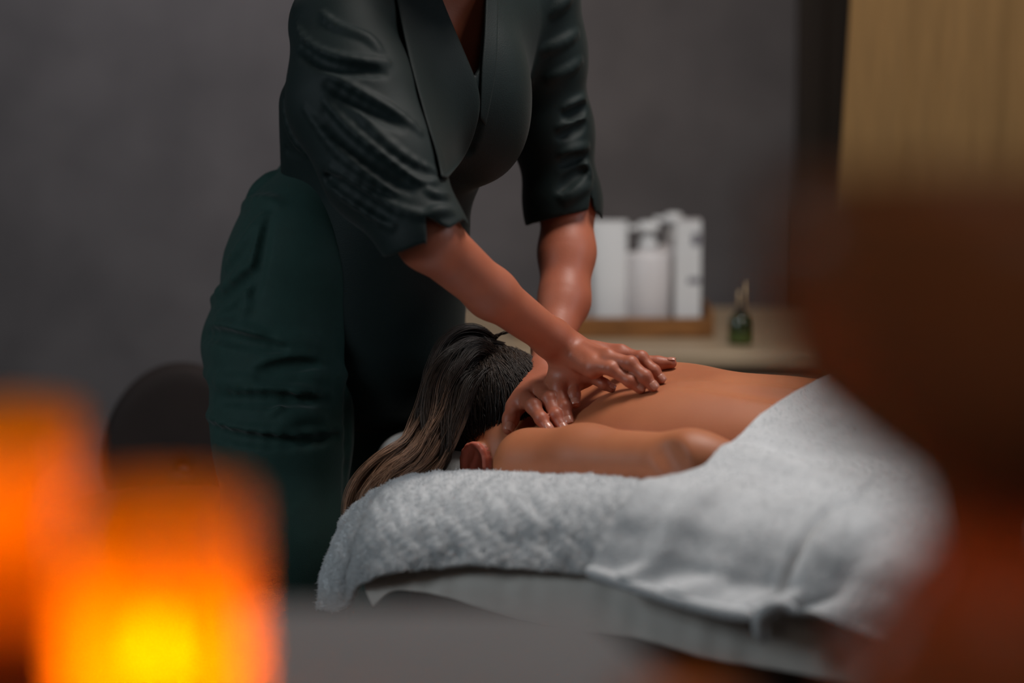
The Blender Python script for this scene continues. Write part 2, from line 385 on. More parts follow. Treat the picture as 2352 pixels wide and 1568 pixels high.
# ---------------------------------------------------------------- room
def setting():
    box('floor', (-2.6, -1.2, -0.08), (2.8, 5.5, 0), M['floor'], bevel=0)['kind'] = 'structure'
    box('ceiling', (-2.6, -1.2, 2.75), (2.8, 5.5, 2.83), M['ceil'], bevel=0)['kind'] = 'structure'
    box('wall_back', (-2.6, 5.4, 0), (2.8, 5.5, 2.75), M['wall'], bevel=0)['kind'] = 'structure'
    box('wall_left', (-2.7, -1.2, 0), (-2.6, 5.5, 2.75), M['wall_side'], bevel=0)['kind'] = 'structure'
    box('wall_right', (2.8, -1.2, 0), (2.9, 5.5, 2.75), M['wall_side'], bevel=0)['kind'] = 'structure'
    box('baseboard_back', (-2.6, 5.385, 0), (2.8, 5.4, 0.09), M['table_wood'], bevel=0.003)['kind'] = 'structure'
    dr = box('shade_panel_1', (0.69, 5.36, 0), (1.45, 5.399, 2.1), M['panel'], bevel=.004); dr['kind'] = 'structure'  # added dark sheet imitating the shaded wall left of the curtain
    for x0, x1 in ((.63, .69), (1.45, 1.51)): box('shade_strip_1', (x0, 5.35, 0), (x1, 5.399, 2.16), M['panel'], bevel=.003)['kind'] = 'structure'  # upright dark strips widening the same painted shade
    box('shade_strip_2', (.63, 5.35, 2.101), (1.51, 5.399, 2.2), M['panel'], bevel=.003)['kind'] = 'structure'  # dark strip across the top of the painted shade
    # curtain with shallow vertical pleats, hanging edge leaning slightly
    n = 240; Z = np.linspace(0.02, 2.72, 24); G = []
    for z in Z:
        x0 = 0.605 + (z - 0.9) * 0.045
        x = np.linspace(x0, 2.35, n); s = (x - x0)
        G.append(np.stack([x, 4.5 + 0.004 * np.sin(s * 46) + 0.002 * np.sin(s * 103 + 1), np.full(n, z)], 1))
    c = gridmesh('curtain', np.array(G), M['curtain'], thick=0.006)
    tag(c, 'ochre yellow curtain hanging floor to ceiling at the right of the grey wall', 'curtain')
    # counter behind with tray and bottles
    cab = empty('side_cabinet', (0.35, 4.85, 0), 'low light wood side cabinet with beige top behind the massage table', 'cabinet')
    zt = 0.665
    box('top', (-0.28, 4.52, zt - 0.03), (0.95, 5.2, zt), M['counter'], cab, 0.006)
    box('body', (-0.26, 4.55, 0.08), (0.93, 5.18, zt - 0.031), M['cabinet'], cab, 0.003)
    for i in range(2):
        x0 = -0.24 + i * 0.585
        dd = box('panel', (x0, 4.53, 0.12), (x0 + 0.57, 4.549, zt - 0.05), M['cabinet'], cab, 0.003)
        box('handle', (x0 + (0.5 if i == 0 else 0.05), 4.515, 0.34), (x0 + (0.512 if i == 0 else 0.062), 4.529, 0.46), M['gold'], dd, 0.003)
    box('plinth', (-0.24, 4.58, 0.0), (0.91, 5.15, 0.08), M['black'], cab, 0.002)
    # tray
    t0 = 4.72; tr = empty('wooden_tray', (0.24, t0, zt), 'brown wooden tray on the cabinet carrying white bottles', 'tray')
    xl, xr = 0.02, 0.385
    box('tray_base', (xl, t0, zt), (xr, t0 + 0.16, zt + 0.012), M['tray'], tr, 0.002)
    box('front_slat', (xl, t0 - 0.01, zt + 0.001), (xr, t0, zt + 0.040), M['tray'], tr, 0.003)
    box('back_slat', (xl, t0 + 0.16, zt + 0.001), (xr, t0 + 0.17, zt + 0.040), M['tray'], tr, 0.003)
    box('end_handle', (xl - 0.012, t0 - 0.01, zt + 0.001), (xl, t0 + 0.17, zt + 0.052), M['tray'], tr, 0.003)
    box('end_handle', (xr, t0 - 0.01, zt + 0.001), (xr + 0.012, t0 + 0.17, zt + 0.054), M['tray'], tr, 0.003)
    zb = zt + 0.0125
    def pxx(px, d=4.75): return (px - 1176) / F_PX * d
    def pump(x, y, r, h, hh, label, rot=0):
        e = empty('pump_bottle', (x, y, zb), label, 'bottle', 'white bottles on the tray')
        lathe('bottle_body', [(0, 0), (r*.94, 0), (r, .006), (r, h*.93), (r*.93, h*.975), (r*.55, h), (r*.34, h + .004), (0, h + .004)], (x, y, zb), M['white_plastic'], e)
        lathe('collar', [(0, 0), (r*.38, 0), (r*.42, .018), (r*.30, .022), (0, .022)], (x, y, zb + h + .003), M['white'], e)
        lathe('pump_stem', [(0, 0), (.013, 0), (.010, hh * .5), (.010, hh), (0, hh)], (x, y, zb + h + .02), M['white'], e, 16)
        lathe('pump_head', [(0, 0), (r*.45, 0), (r*.52, .006), (r*.50, .018), (r*.3, .022), (0, .022)], (x, y, zb + h + .02 + hh - .004), M['white'], e)
        a = math.radians(rot); dx, dy = math.cos(a), math.sin(a)
        box('nozzle', (x + (0 if dx > 0 else -.04), y - .005, zb + h + .02 + hh), (x + (.04 if dx > 0 else 0), y + .005, zb + h + .02 + hh + .010), M['white'], e, .002)
        return e
    pump(pxx(1493), t0 + 0.075, 0.044, 0.150, 0.022, 'squat white pump bottle in the middle of the wooden tray', 180)
    pump(pxx(1552, 4.8), t0 + 0.130, 0.036, 0.158, 0.026, 'slimmer white pump bottle behind and right of the squat one on the tray', 180)
    # left tube: tall box-like bottle with cap
    e = empty('tube_bottle', (pxx(1402), t0 + 0.07, zb), 'tall white tube at the left end of the wooden tray beside the forearm', 'bottle', 'white bottles on the tray')
    G = []
    for z, wx, wy in ((0, .034, .026), (.02, .036, .028), (.10, .036, .022), (.19, .036, .006), (.205, .036, .003)):
        G.append([(pxx(1402) + wx * math.cos(a), t0 + .07 + wy * math.sin(a), zb + z) for a in np.linspace(0, 2*math.pi, 33)])
    gridmesh('tube', np.array(G), M['white'], e)
    box('crimp', (pxx(1402) - .036, t0 + .067, zb + .2), (pxx(1402) + .036, t0 + .073, zb + .212), M['white'], e, .001)
    b = empty('tube_bottle', (pxx(1372), t0 + 0.12, zb), 'second white tube half hidden behind the left tube and the forearm', 'bottle', 'white bottles on the tray')
    lathe('tube', [(0, 0), (.028, 0), (.03, .01), (.03, .17), (.024, .178), (0, .178)], (pxx(1372), t0 + .12, zb), M['white_plastic'], b)
    lathe('cap', [(0, .178), (.018, .178), (.018, .204), (.015, .207), (0, .207)], (pxx(1372), t0 + .12, zb), M['white'], b)
    # carton at right
    x = pxx(1585); e = empty('carton', (x, t0 + 0.06, zb), 'tall narrow white carton at the right end of the wooden tray', 'box')
    box('carton_body', (x - .027, t0 + .035, zb), (x + .024, t0 + .085, zb + .212), M['white'], e, .001)
    box('top_flap', (x - .027, t0 + .035, zb + .2125), (x + .024, t0 + .085, zb + .2145), M['white_plastic'], e, .0005)
    box('printed_mark', (x + .005, t0 + .0342, zb + .165), (x + .022, t0 + .0348, zb + .19), M['print'], e, 0)
    box('printed_mark', (x - .002, t0 + .0342, zb + .09), (x + .022, t0 + .0348, zb + .102), M['print'], e, 0)
    # dark green dropper bottle with gold picks
    x = pxx(1710, 4.6); y = 4.62
    e = empty('essence_bottle', (x, y, zt), 'small dark green glass bottle with gold clasp at the far right of the cabinet', 'bottle')
    lathe('bottle_glass', [(0, 0), (.022, 0), (.024, .006), (.024, .048), (.020, .056), (.010, .060), (0, .06)], (x, y, zt), M['green_glass'], e)
    lathe('green_label', [(.0243, .006), (.0246, .007), (.0246, .024), (.0243, .025)], (x, y, zt), M['green_label'], e)
    lathe('neck', [(0, .06), (.010, .06), (.010, .07), (0, .07)], (x, y, zt), M['black'], e)
    for s in (-1, 1): lathe('gold_rod', [(0, .066), (.0028, .066), (.0028, .110 + .008 * s), (0, .112 + .008 * s)], (x + s * .007 + .003, y, zt), M['gold'], e, 12)
    # brown chair with rounded back, behind the hip
    ch = empty('round_back_chair', (-0.52, 4.15, 0), 'dark brown rounded chair standing behind the standing person at the left', 'chair')
    cx, cy = (400 - 1176) / F_PX * 4.15, 4.15
    Gb = []
    for a in np.linspace(math.radians(-90), math.radians(270), 61):
        sz = 1.30 if math.sin(a) > 0 else .75
        Gb.append([(cx + r_ * math.cos(a), cy + .05, .50 + sz * r_ * math.sin(a)) for r_ in np.linspace(.004, .15, 6)])
    bk = gridmesh('backrest', np.array(Gb), M['chair'], ch, thick=.045, sub=1)
    lathe('seat', [(0, .40), (.16, .40), (.185, .42), (.185, .45), (.165, .475), (0, .48)], (cx, cy - .14, 0), M['chair'], ch)
    for sx in (-1, 1):
        for sy in (-1, 1): lathe('leg', [(0, 0), (.012, 0), (.018, .40), (0, .40)], (cx + sx * .12, cy - .14 + sy * .12, 0), M['table_wood'], ch, 16)
setting()

# ---------------------------------------------------------------- client lying face down
def client():
    root = empty('person', (B3(0.3, 0, 0)[0], B3(0.3, 0, 0)[1], TZ), 'person lying face down on the massage table with bare back and towel over the hips', 'person')
    N = Node(); add = N.add
    def e(u, v, z, R, k=0.04): add(ell(B3(u, v, z), R, UVZ), k)
    e(0.225, 0.0, 0.722, (0.225, 0.150, 0.084), 0.0)
    e(0.055, 0.045, 0.720, (0.12, 0.095, 0.070), 0.04)               # base of the neck
    e(-0.025, -0.065, 0.694, (0.085, 0.065, 0.048), 0.03)            # slope of the neck by the thumb                   # ribcage
    e(0.11, 0.09, 0.735, (0.14, 0.095, 0.075), 0.05)                 # far shoulder blade
    e(0.165, -0.07, 0.722, (0.12, 0.080, 0.068), 0.05)                # near shoulder blade
    e(0.36, 0.0, 0.722, (0.20, 0.125, 0.080), 0.08)                  # waist
    e(0.56, 0.0, 0.745, (0.17, 0.170, 0.100), 0.08)                  # pelvis
    e(0.61, -0.08, 0.765, (0.12, 0.085, 0.078), 0.05); e(0.61, 0.08, 0.765, (0.12, 0.085, 0.078), 0.05)
    for s in (-1, 1):                                                # legs under the towel
        ch = Node(); chain(ch, [B3(0.62, s*.09, .75), B3(1.02, s*.10, .738), B3(1.10, s*.10, .735), B3(1.46, s*.11, .72), B3(1.56, s*.115, .70)], [.088, .062, .055, .038, .030], .03); add(ch, .05)
    # shoulders and arms
    fs = B3(0.03, 0.175, 0.735)
    add(cone(B3(0.04, -0.08, 0.700), SN + ZZ * -0.014 + UU * 0.018, 0.050, 0.045), 0.035)
    add(cone(B3(0.03, 0.06, 0.725), fs, 0.058, 0.052), 0.04)
    EL = P(1585, 1052, 3.08)
    arm = Node(); chain(arm, [SN + UU * .015 - ZZ * .008, SN * .6 + EL * .4 - ZZ * .006, EL - ZZ * .009], [.049, .045, .040], .03)
    chain(arm, [EL - ZZ * .009, B3(0.47, -0.175, 0.715), B3(0.56, -0.18, 0.700)], [.039, .028, .024], .03)
    arm.add(ell(P(1608, 1050, 3.07), (.026, .020, .016), UVZ), .03)
    add(arm, 0.014)
    farm = Node(); chain(farm, [fs, B3(0.30, 0.225, 0.738), B3(0.52, 0.22, 0.705)], [.052, .042, .026], .03); add(farm, .022)
    # hands beside the hips, under the towel
    for s, z in ((-1, .695), (1, .698)):
        v0 = s * (.18 if s < 0 else .222); hd = Node()
        hd.add(cone(B3(.55, v0, z), B3(.62, v0, z), .026, .034, ZZ, .5))
        for q in range(4): hd.add(cone(B3(.63, v0 + (q - 1.5) * .018, z), B3(.70 - abs(q - 1.3) * .008, v0 + (q - 1.5) * .021, z - .004), .009, .0075), .003)
        hd.add(cone(B3(.57, v0 + s * .02, z), B3(.63, v0 + s * .052, z - .004), .011, .008), .008)
        add(hd, .015)
    # grooves: spine, scapula edge, elbow crease
    add(cone(B3(0.02, 0.0, 0.842), B3(0.50, 0.0, 0.835), 0.022, 0.022), 0.035, 's')
    add(cone(B3(0.20, -0.055, 0.825), B3(0.34, -0.065, 0.815), 0.012, 0.012), 0.03, 's')
    h_ = hit(N, [1518, 1530, 1545], [1030, 1052, 1075], 2.8, 3.6) - FW * .007
    for i in (0, 1): add(cone(h_[i], h_[i+1], .007, .007), .028, 's')
    # neck and head
    HC = B3(-0.124, -0.026, 0.706)
    add(cone(B3(0.04, 0, .708), HC + UU * .03 - ZZ * .01, .052, .056), .035)
    add(ell(HC + ZZ * .012, (.096, .077, .092), UVZ), .03)
    add(ell(HC + UU * .012 - ZZ * .045, (.070, .062, .062), UVZ), .03)     # jaw and cheeks
    add(cone(HC - ZZ * .092 - UU * .004, HC - ZZ * .112 + UU * .006, .011, .014), .014)   # nose
    for s in (-1, 1):
        add(ell(HC - ZZ * .088 - UU * .022 + s * .030 * VV, (.014, .016, .012), UVZ), .006, 's')   # eye sockets
        add(ell(HC - ZZ * .082 - UU * .022 + s * .030 * VV, (.011, .012, .011), UVZ), .003)
        add(ell(HC - ZZ * .094 + UU * (.030 + .004 * s), (.006, .024, .007), UVZ), .006)            # lips
    EAR = P(1095, 1060, 3.36)
    add(ell(EAR + VV * .034 + UU * .012, (.045, .030, .050), UVZ), .02)   # temple and mastoid carrying the ear
    # ears: rim, lobe and hollow
    for s in (-1, 1):
        ec = EAR if s < 0 else HC + .074 * VV - ZZ * .035
        ea = Node(); ea.add(ell(ec, (.021, .007, .029), UVZ))
        prev = None
        for q in range(11):
            a = math.radians(-70 + q * 26); pt = ec - .0185 * math.cos(a) * UU + .026 * math.sin(a) * ZZ + s * .008 * VV
            if prev is not None: ea.add(cone(prev, pt, .0042, .0042), .002)
            prev = pt
        ea.add(ell(ec + s * .010 * VV + ZZ * .001 + UU * .002, (.011, .009, .018), UVZ), .003, 's')
        ea.add(cone(ec + s * .004 * VV + .002 * UU + .014 * ZZ, ec + s * .005 * VV - .007 * UU - .008 * ZZ, .0028, .0028), .002)
        ea.add(ell(ec - ZZ * .026 + UU * .006, (.008, .005, .008), UVZ), .006)
        add(ea, .008)
    return root, N, HC
client_root, CL, HC = client()

# ---------------------------------------------------------------- the standing person: skeleton points
RS, RE, RW = P(790, 70, 3.30), P(985, 548, 3.155), P(1300, 803, 3.345)
LS, LE, LW = P(1235, 10, 3.55), P(1302, 500, 3.62), P(1250, 858, 3.432)
CH = P(985, 120, 3.43)
TF = nrm(np.array([0.60, -0.75, 0]))                                  # way the chest faces
TL = nrm(np.array([0.75, 0.60, 0]))                                   # her left
def therapist():
    root = empty('person', (*P(760, 900, 3.6)[:2], 0), 'person in dark green work clothes standing and pressing both hands on the bare back', 'person')
    N = Node(); add = N.add
    # torso core
    ax = np.array([TL, TF, ZZ])
    add(ell(CH + FW * .03, (.130, .075, .16), ax)); add(cone(CH + FW * .05 + ZZ * -.1, P(850, 600, 3.64), .075, .09), .04)
    add(cone(RS + TL * .03 + FW * .02, LS - TL * .03 + FW * .02, .040, .040), .04)
    add(ell(P(1078, 40, 3.44), (.10, .045, .14), ax), .04)
    neck0, hd = P(1065, -60, 3.43), P(1125, -330, 3.30)
    add(cone(neck0, hd, .060, .052), .04)
    fa = nrm([.55, -.45, -.70]); up = nrm(np.cross(np.cross(fa, ZZ), fa)); sd = np.cross(fa, up); hx = np.array([sd, fa, up])
    add(ell(hd + up * .03, (.076, .096, .112), hx), .03); add(ell(hd - up * .045 + fa * .03, (.055, .062, .06), hx), .03)
    add(cone(hd + fa * .10 + up * .015, hd + fa * .118 - up * .012, .009, .013), .012)
    for s in (-1, 1):
        add(ell(hd + fa * .094 + up * .022 + s * sd * .03, (.014, .010, .010), hx), .005, 's'); add(ell(hd + fa * .088 + up * .022 + s * sd * .03, (.012, .010, .010), hx), .003)
        add(ell(hd + s * sd * .078 - fa * .01, (.008, .016, .028), hx), .006)
    add(ell(hd + fa * .094 - up * .045, (.024, .009, .006), hx), .006)
    # right arm
    ra = Node(); chain(ra, [RS, RS * .5 + RE * .5, RE, RE * .55 + RW * .45 + np.array([-.002, 0, -.004]), RW * .9 + RE * .1, RW],
                       [.036, .036, .0400, .0325, .0252, .0245], .018)
    ra.add(ell(P(1318, 790, 3.335), (.010, .010, .008)), .010)      # ulna head
    add(ra, .03)
    la = Node(); chain(la, [LS, P(1260, 240, 3.605), P(1303, 470, 3.62), P(1302, 580, 3.60), P(1296, 690, 3.565), P(1268, 800, 3.51), LW],
                       [.034, .034, .039, .0405, .0360, .0270, .0245], .018)
    add(la, .03)
    # ---- right hand: palm, fingers
    def finger(node, pts, rs, kk=.006):
        f = Node(); chain(f, pts, rs, .004)
        for q in range(1, len(pts) - 1): f.add(ell(pts[q] + np.array([0, -.001, .0018]), (rs[q] * 1.04,) * 3), .004)
        return f
    def tip(px, py, r, d_guess=None):
        d = d_guess or 3.4; h = hit(CL, px, py + .8 * r * ppm(d), 3.0, 3.8)[0]; g = grad(CL, [h])[0]
        return h + g * r * .9
    fr = {}
    tI, tM, tR, tP, tT = tip(1519, 872, .0075), tip(1502, 888, .0078), tip(1474, 893, .0075), tip(1408, 892, .0066), tip(1544, 836, .0080)
    def dof(p): return float((p - CAM) @ FW)
    R_ = []
    for (mc, pi, di, t, rs, dm) in (((1428, 812), (1473, 823), (1502, 853), tI, (.0105, .0092, .0082, .0075), .034),
                                ((1398, 822), (1449, 836), (1482, 866), tM, (.0108, .0096, .0086, .0079), .034),
                                ((1362, 838), (1405, 848), (1447, 876), tR, (.0105, .0090, .0080, .0074), .032),
                                ((1322, 850), (1354, 864), (1388, 883), tP, (.0095, .0080, .0072, .0065), .022)):
        dt = dof(t); R_.append((P(*mc, dt + dm - .004), P(*pi, dt + dm * .35), P(*di, dt + dm * .05), t, rs))
    palm = Node()
    mcs = [r[0] for r in R_]
    for i, r in enumerate(R_):
        palm.add(cone(RW + (mcs[i] - RW) * .10, mcs[i] - ZZ * .006, .0190, .0135), .012)
    palm.add(cone(mcs[0] - ZZ * .006, mcs[3] - ZZ * .006, .0125, .0115), .012)
    palm.add(ell((RW + mcs[3]) / 2 - ZZ * .012 + np.array([.008, -.002, 0]), (.034, .020, .018)), .015)
    palm.add(ell(mcs[3] * .6 + RW * .4 - ZZ * .020, (.034, .018, .018)), .014)
    hand = Node(); hand.add(palm)
    fg = Node()
    for mc, pi, di, t, rs in R_: fg.add(finger(None, [mc, pi, di, t], rs), .0008)
    hand.add(fg, .006)
    th = Node(); chain(th, [RW * .6 + mcs[0] * .4 + np.array([0, .018, -.012]), P(1462, 830, dof(tT) + .012), P(1512, 834, dof(tT) + .004), P(1542, 834, dof(tT))], [.014, .0115, .0095, .0078], .006)
    hand.add(th, .010); 
    for i in (0, 1, 2):                                              # extensor tendons
        hand.add(cone(RW * .5 + mcs[i] * .5 + ZZ * .011, mcs[i] + ZZ * .0085, .003, .0032), .008)
    add(hand, .014)
    # ---- left hand
    L_ = []
    for (mc, pi, di, t, rs) in (((1203, 912, 3.353), (1225, 934, 3.313), (1243, 962, 3.293), (1258, 984, 3.283), (.0125, .0105, .0088, .0078)),
                                ((1233, 893, 3.363), (1262, 918, 3.320), (1277, 955, 3.298), (1294, 984, 3.286), (.0125, .0108, .0090, .0080)),
                                ((1262, 880, 3.373), (1284, 894, 3.328), (1297, 936, 3.306), (1307, 968, 3.293), (.0120, .0102, .0086, .0080)),
                                ((1286, 872, 3.383), (1306, 880, 3.343), (1319, 908, 3.320), (1322, 926, 3.310), (.0108, .0090, .0080, .0072))):
        L_.append((P(*mc), P(*pi), P(*di), P(*t), rs))
    palm = Node(); lm = [l[0] for l in L_]
    for i in range(4): palm.add(cone(LW + (lm[i] - LW) * .1, lm[i] - ZZ * .003, .0200, .0130), .012)
    palm.add(cone(lm[0], lm[3], .012, .011), .010)
    palm.add(ell((LW + lm[1]) / 2 - ZZ * .012, (.026, .028, .016)), .015)
    hl = Node(); hl.add(palm); fg = Node()
    for mc, pi, di, t, rs in L_: fg.add(finger(None, [mc, pi, di, t], rs), .0008)
    hl.add(fg, .005)
    th = Node(); tp = [P(1215, 885, 3.395), P(1183, 934, 3.35), P(1173, 962, 3.335), P(1167, 984, 3.325)]
    chain(th, tp, [.015, .0125, .0112, .0088], .006); hl.add(th, .010)
    add(hl, .014)
    body = build('body', N, (-.52, 2.95, .60), (.30, 3.95, 1.75), .0019, M['skin'], root)
    # nails
    for di, t, r, up_ in [(R_[0][2], R_[0][3], .0075, (0, -.55, .83)), (R_[1][2], R_[1][3], .0079, (0, -.60, .80)), (R_[2][2], R_[2][3], .0074, (.1, -.72, .69)), (R_[3][2], R_[3][3], .0065, (.1, -.45, .88)),
                          (L_[0][2], L_[0][3], .0078, (.5, -.80, .45)), (L_[1][2], L_[1][3], .0080, (.35, -.85, .45)), (L_[2][2], L_[2][3], .0080, (-.1, -.95, .3)), (L_[3][2], L_[3][3], .0072, (-.15, -.95, .3)),
                          (tp[2], tp[3], .0090, (.35, -.90, .25)), (P(1512, 834, dof(tT) + .004), P(1542, 834, dof(tT)), .0078, (0, 0, 1))]:
        a = nrm(t - di); n_ = np.array(up_, float); n_ = nrm(n_ - a * (n_ @ a)); b_ = np.cross(a, n_); G = []
        for v_ in np.linspace(-1, 1, 9):
            row = []
            for u_ in np.linspace(-1, 1, 9):
                q = (t + a * (r * (.10 + .72 * v_))); an = u_ * math.radians(52) * (1 - .10 * max(v_, 0) ** 3 - .12 * (v_ < -.7))
                rad = r * (1.05 - .16 * max(v_, 0) ** 2.5 + .0)
                edge = .0004 * (1 - max(abs(u_), abs(v_)) ** 4)
                row.append(q + (rad + edge) * (math.cos(an) * n_ + math.sin(an) * b_))
            G.append(row)
        gridmesh('fingernail', np.array(G), M['nail'], root, thick=.0006, sub=1)
    # hair of the standing person (above the frame)
    hn = Node(); hn.add(ell(hd + up * .045 - fa * .018, (.086, .100, .108), hx)); hn.add(half(hd + fa * .045 + up * .02, nrm(fa * .9 - up * .25)), .01, 'i')
    hn.add(ell(hd - fa * .10 + up * .06, (.045, .045, .045)), .02)
    build('hair', hn, hd - .2, hd + .2, .005, M['hair_dark'], root)
    return root
th_root = therapist()

# ---------------------------------------------------------------- her clothes
def clothes(root):
    ax = np.array([TL, TF, ZZ])
    T = Node(); add = T.add
    add(ell(P(960, 130, 3.46), (.175, .135, .20), ax))
    add(ell(P(1075, 225, 3.40), (.088, .080, .115)), .05)
    add(ell(P(935, 215, 3.34), (.090, .075, .11)), .05)
    add(cone(P(900, 330, 3.52), P(865, 800, 3.60), .122, .126), .06)
    add(cone(P(960, 540, 3.58), P(945, 820, 3.60), .062, .064), .03)
    add(cone(RS + np.array([0.0, .02, .01]), LS + np.array([-.02, .02, .01]), .072, .072), .06)
    add(cone(P(722, 240, 3.50), P(728, 400, 3.55), .052, .052), .05)
    # hanging wrap front
    add(ell(P(1100, 300, 3.42), (.052, .05, .062)), .04)
    # right sleeve
    sl = Node(); w_ = [P(784, 70, 3.28), P(812, 230, 3.235), P(880, 390, 3.19), P(972, 537, 3.15), P(998, 592, 3.14)]
    chain(sl, w_, [.071, .078, .070, .048, .048], .05)
    inn = Node(); chain(inn, [w_[2], w_[3], P(1040, 640, 3.13)], [.058, .0455, .046], .02)
    ll = Node(); w2 = [P(1245, -10, 3.55), P(1255, 130, 3.58), P(1268, 300, 3.61), P(1293, 470, 3.62), P(1298, 560, 3.62)]
    chain(ll, w2, [.057, .053, .055, .051, .050], .04)
    add(sl, .018); add(ll, .02)
    base = Node(); base.add(T)
    O = Node(); O.add(T)
    rd = [[(682,57),(692,88),(726,119),(772,134),(830,142),(885,144)], [(738,27),(765,57),(814,77),(845,88),(868,115)], [(753,168),(814,207),(868,237),(918,264),(964,302)],
          [(745,230),(780,276),(830,321),(887,367),(944,406),(979,421),(1006,413)], [(700,250),(740,310),(790,360),(850,405),(906,440)], [(654,321),(715,352),(772,390),(830,432),(887,471),(944,490),(979,494)],
          [(983,436),(1006,448),(1029,444)], [(985,492),(1006,482),(1036,484)], [(650,230),(665,300),(700,350)], [(820,250),(880,320),(950,370),(1000,390)], [(760,430),(830,480),(900,520)]]
    for r_ in rd: fold(T, O, r_, .0052, .009)
    for r_ in [[(1250,115),(1289,100),(1323,77)], [(1300,249),(1327,237),(1342,226)], [(1289,295),(1319,283),(1339,268)], [(1293,356),(1319,344),(1346,337)], [(1323,352),(1342,379),(1354,406)],
               [(1289,448),(1312,421),(1346,402)], [(1300,462),(1327,440),(1352,425)], [(1270,30),(1290,10),(1310,-10)], [(1262,180),(1300,165),(1332,140)]]: fold(T, O, r_, .0052, .010)
    for r_ in [[(745,262),(780,310),(830,352),(887,395),(940,432)], [(753,195),(814,232),(868,262),(918,290)], [(692,110),(726,140),(772,156),(830,164),(880,170)],
               [(1289,312),(1319,300),(1339,285)], [(1293,375),(1319,364),(1340,360)], [(1300,266),(1327,256),(1342,246)], [(660,345),(715,376),(772,414),(830,455),(887,493)], [(1101,236),(1094,290),(1063,364),(1015,420)],
               [(1289,435),(1312,408),(1340,392)], [(700,470),(740,520),(765,600),(760,690)]]: fold(T, O, r_, .0050, .012, op='s')
    O.add(inn, .002, 's')
    # cuffs cut clean, with the notch of each sleeve
    cut = Node(); cut.add(prism([(870,596),(978,556),(1000,640),(880,700)], 2.9, 3.30)); cut.add(prism([(978,556),(1064,505),(1140,600),(1000,760)], 2.9, 3.30)); O.add(cut, .001, 's')
    notch = Node(); notch.add(prism([(978,496),(1035,527),(1010,560),(980,560)], 2.9, 3.14)); O.add(notch, .001, 's')
    in2 = Node(); chain(in2, [P(1290, 420, 3.61), P(1296, 480, 3.62), P(1300, 620, 3.62)], [.035, .0465, .0465], .01); O.add(in2, .002, 's')
    cut2 = Node(); cut2.add(prism([(1190,520),(1225,512),(1262,497),(1300,488),(1350,482),(1376,492),(1420,640),(1190,640)], 3.4, 3.85)); O.add(cut2, .001, 's')
    nt2 = Node(); nt2.add(prism([(1357,440),(1366,500),(1350,500)], 3.4, 3.64)); O.add(nt2, .001, 's')
    # the V of the neckline
    vn = Node(); vn.add(prism([(975,-90),(1010,0),(1088,172),(1101,150),(1112,0),(1120,-90)], 3.0, 3.50)); O.add(vn, .004, 's')
    def wr(d, p): return d + .0016 * noise3(p.reshape(-1, 3), 38, 3).reshape(d.shape).astype(np.float32) * (np.abs(d) < .03)
    O.post = wr
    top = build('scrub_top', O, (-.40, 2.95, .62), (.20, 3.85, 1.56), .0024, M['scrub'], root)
    # collar bands following the neckline
    def band(a, b, nm='collar', lift=.004):
        n = 28; A = catmull(a, n); Bq = catmull(b, n); G = []
        for i in range(n):
            q = np.linspace(A[i], Bq[i], 8); hh = hit(T, q[:, 0], q[:, 1], 2.9, 3.75); g = grad(T, hh); G.append(hh + g * lift)
        G = np.array(G)
        for _ in range(8): G[1:-1] = (G[:-2] + 2*G[1:-1] + G[2:]) / 4; G[:, 1:-1] = (G[:, :-2] + 2*G[:, 1:-1] + G[:, 2:]) / 4
        gridmesh(nm, G, M['scrub'], root, thick=.004, sub=1)
    band([(980,-90),(1012,0),(1050,90),(1086,172),(1103,225),(1094,287),(1065,360),(1022,412)], [(890,-90),(905,0),(925,110),(950,200),(975,290),(993,340),(1003,380),(1010,410)])
    band([(1118,-90),(1112,0),(1109,90),(1102,160),(1099,270)], [(1142,-90),(1141,0),(1140,90),(1136,170),(1112,290)], lift=.0025)
    # trousers
    Q = Node(); add = Q.add
    add(cone(P(800, 420, 3.62), P(745, 640, 3.60), .106, .140))
    add(ell(P(655, 655, 3.57), (.086, .13, .14)), .05); add(ell(P(715, 560, 3.54), (.075, .10, .10)), .05)
    add(ell(P(555, 790, 3.60), (.055, .08, .06)), .05)
    lg = Node(); chain(lg, [P(640, 820, 3.53), P(648, 1000, 3.50), P(655, 1250, 3.47), P(668, 1560, 3.45)], [.106, .092, .086, .078], .05)
    kn = P(668, 1560, 3.45); chain(lg, [kn, np.array([kn[0] - .02, kn[1] + .06, .10])], [.078, .066], .04); add(lg, .04)
    l2 = Node(); k2 = P(930, 1500, 3.80); chain(l2, [P(915, 800, 3.72), P(925, 1100, 3.76), k2, np.array([k2[0], k2[1] + .05, .10])], [.105, .088, .076, .066], .05); add(l2, .03)
    add(cone(P(850, 700, 3.62), P(900, 800, 3.68), .12, .10), .05)
    O = Node(); O.add(Q)
    for r_ in [[(475,954),(512,978),(555,991),(634,997),(696,1003),(781,985)], [(542,899),(604,896),(677,899),(751,902)], [(591,838),(653,819),(714,813),(763,838)], [(628,948),(665,911),(696,899),(738,917)],
               [(487,745),(518,746),(560,760),(600,770)], [(487,685),(530,648),(579,605)], [(612,501),(598,562),(588,617),(573,678),(555,730)], [(520,610),(560,560),(600,500)], [(573,446),(604,421),(628,400)], [(560,470),(600,455),(640,470)],
               [(470,860),(520,880),(580,870)], [(700,860),(740,870),(790,860)], [(500,720),(540,690),(570,660)], [(620,790),(690,780),(750,800)], [(640,980),(690,950),(740,960)]]: fold(Q, O, r_, .0062, .014)
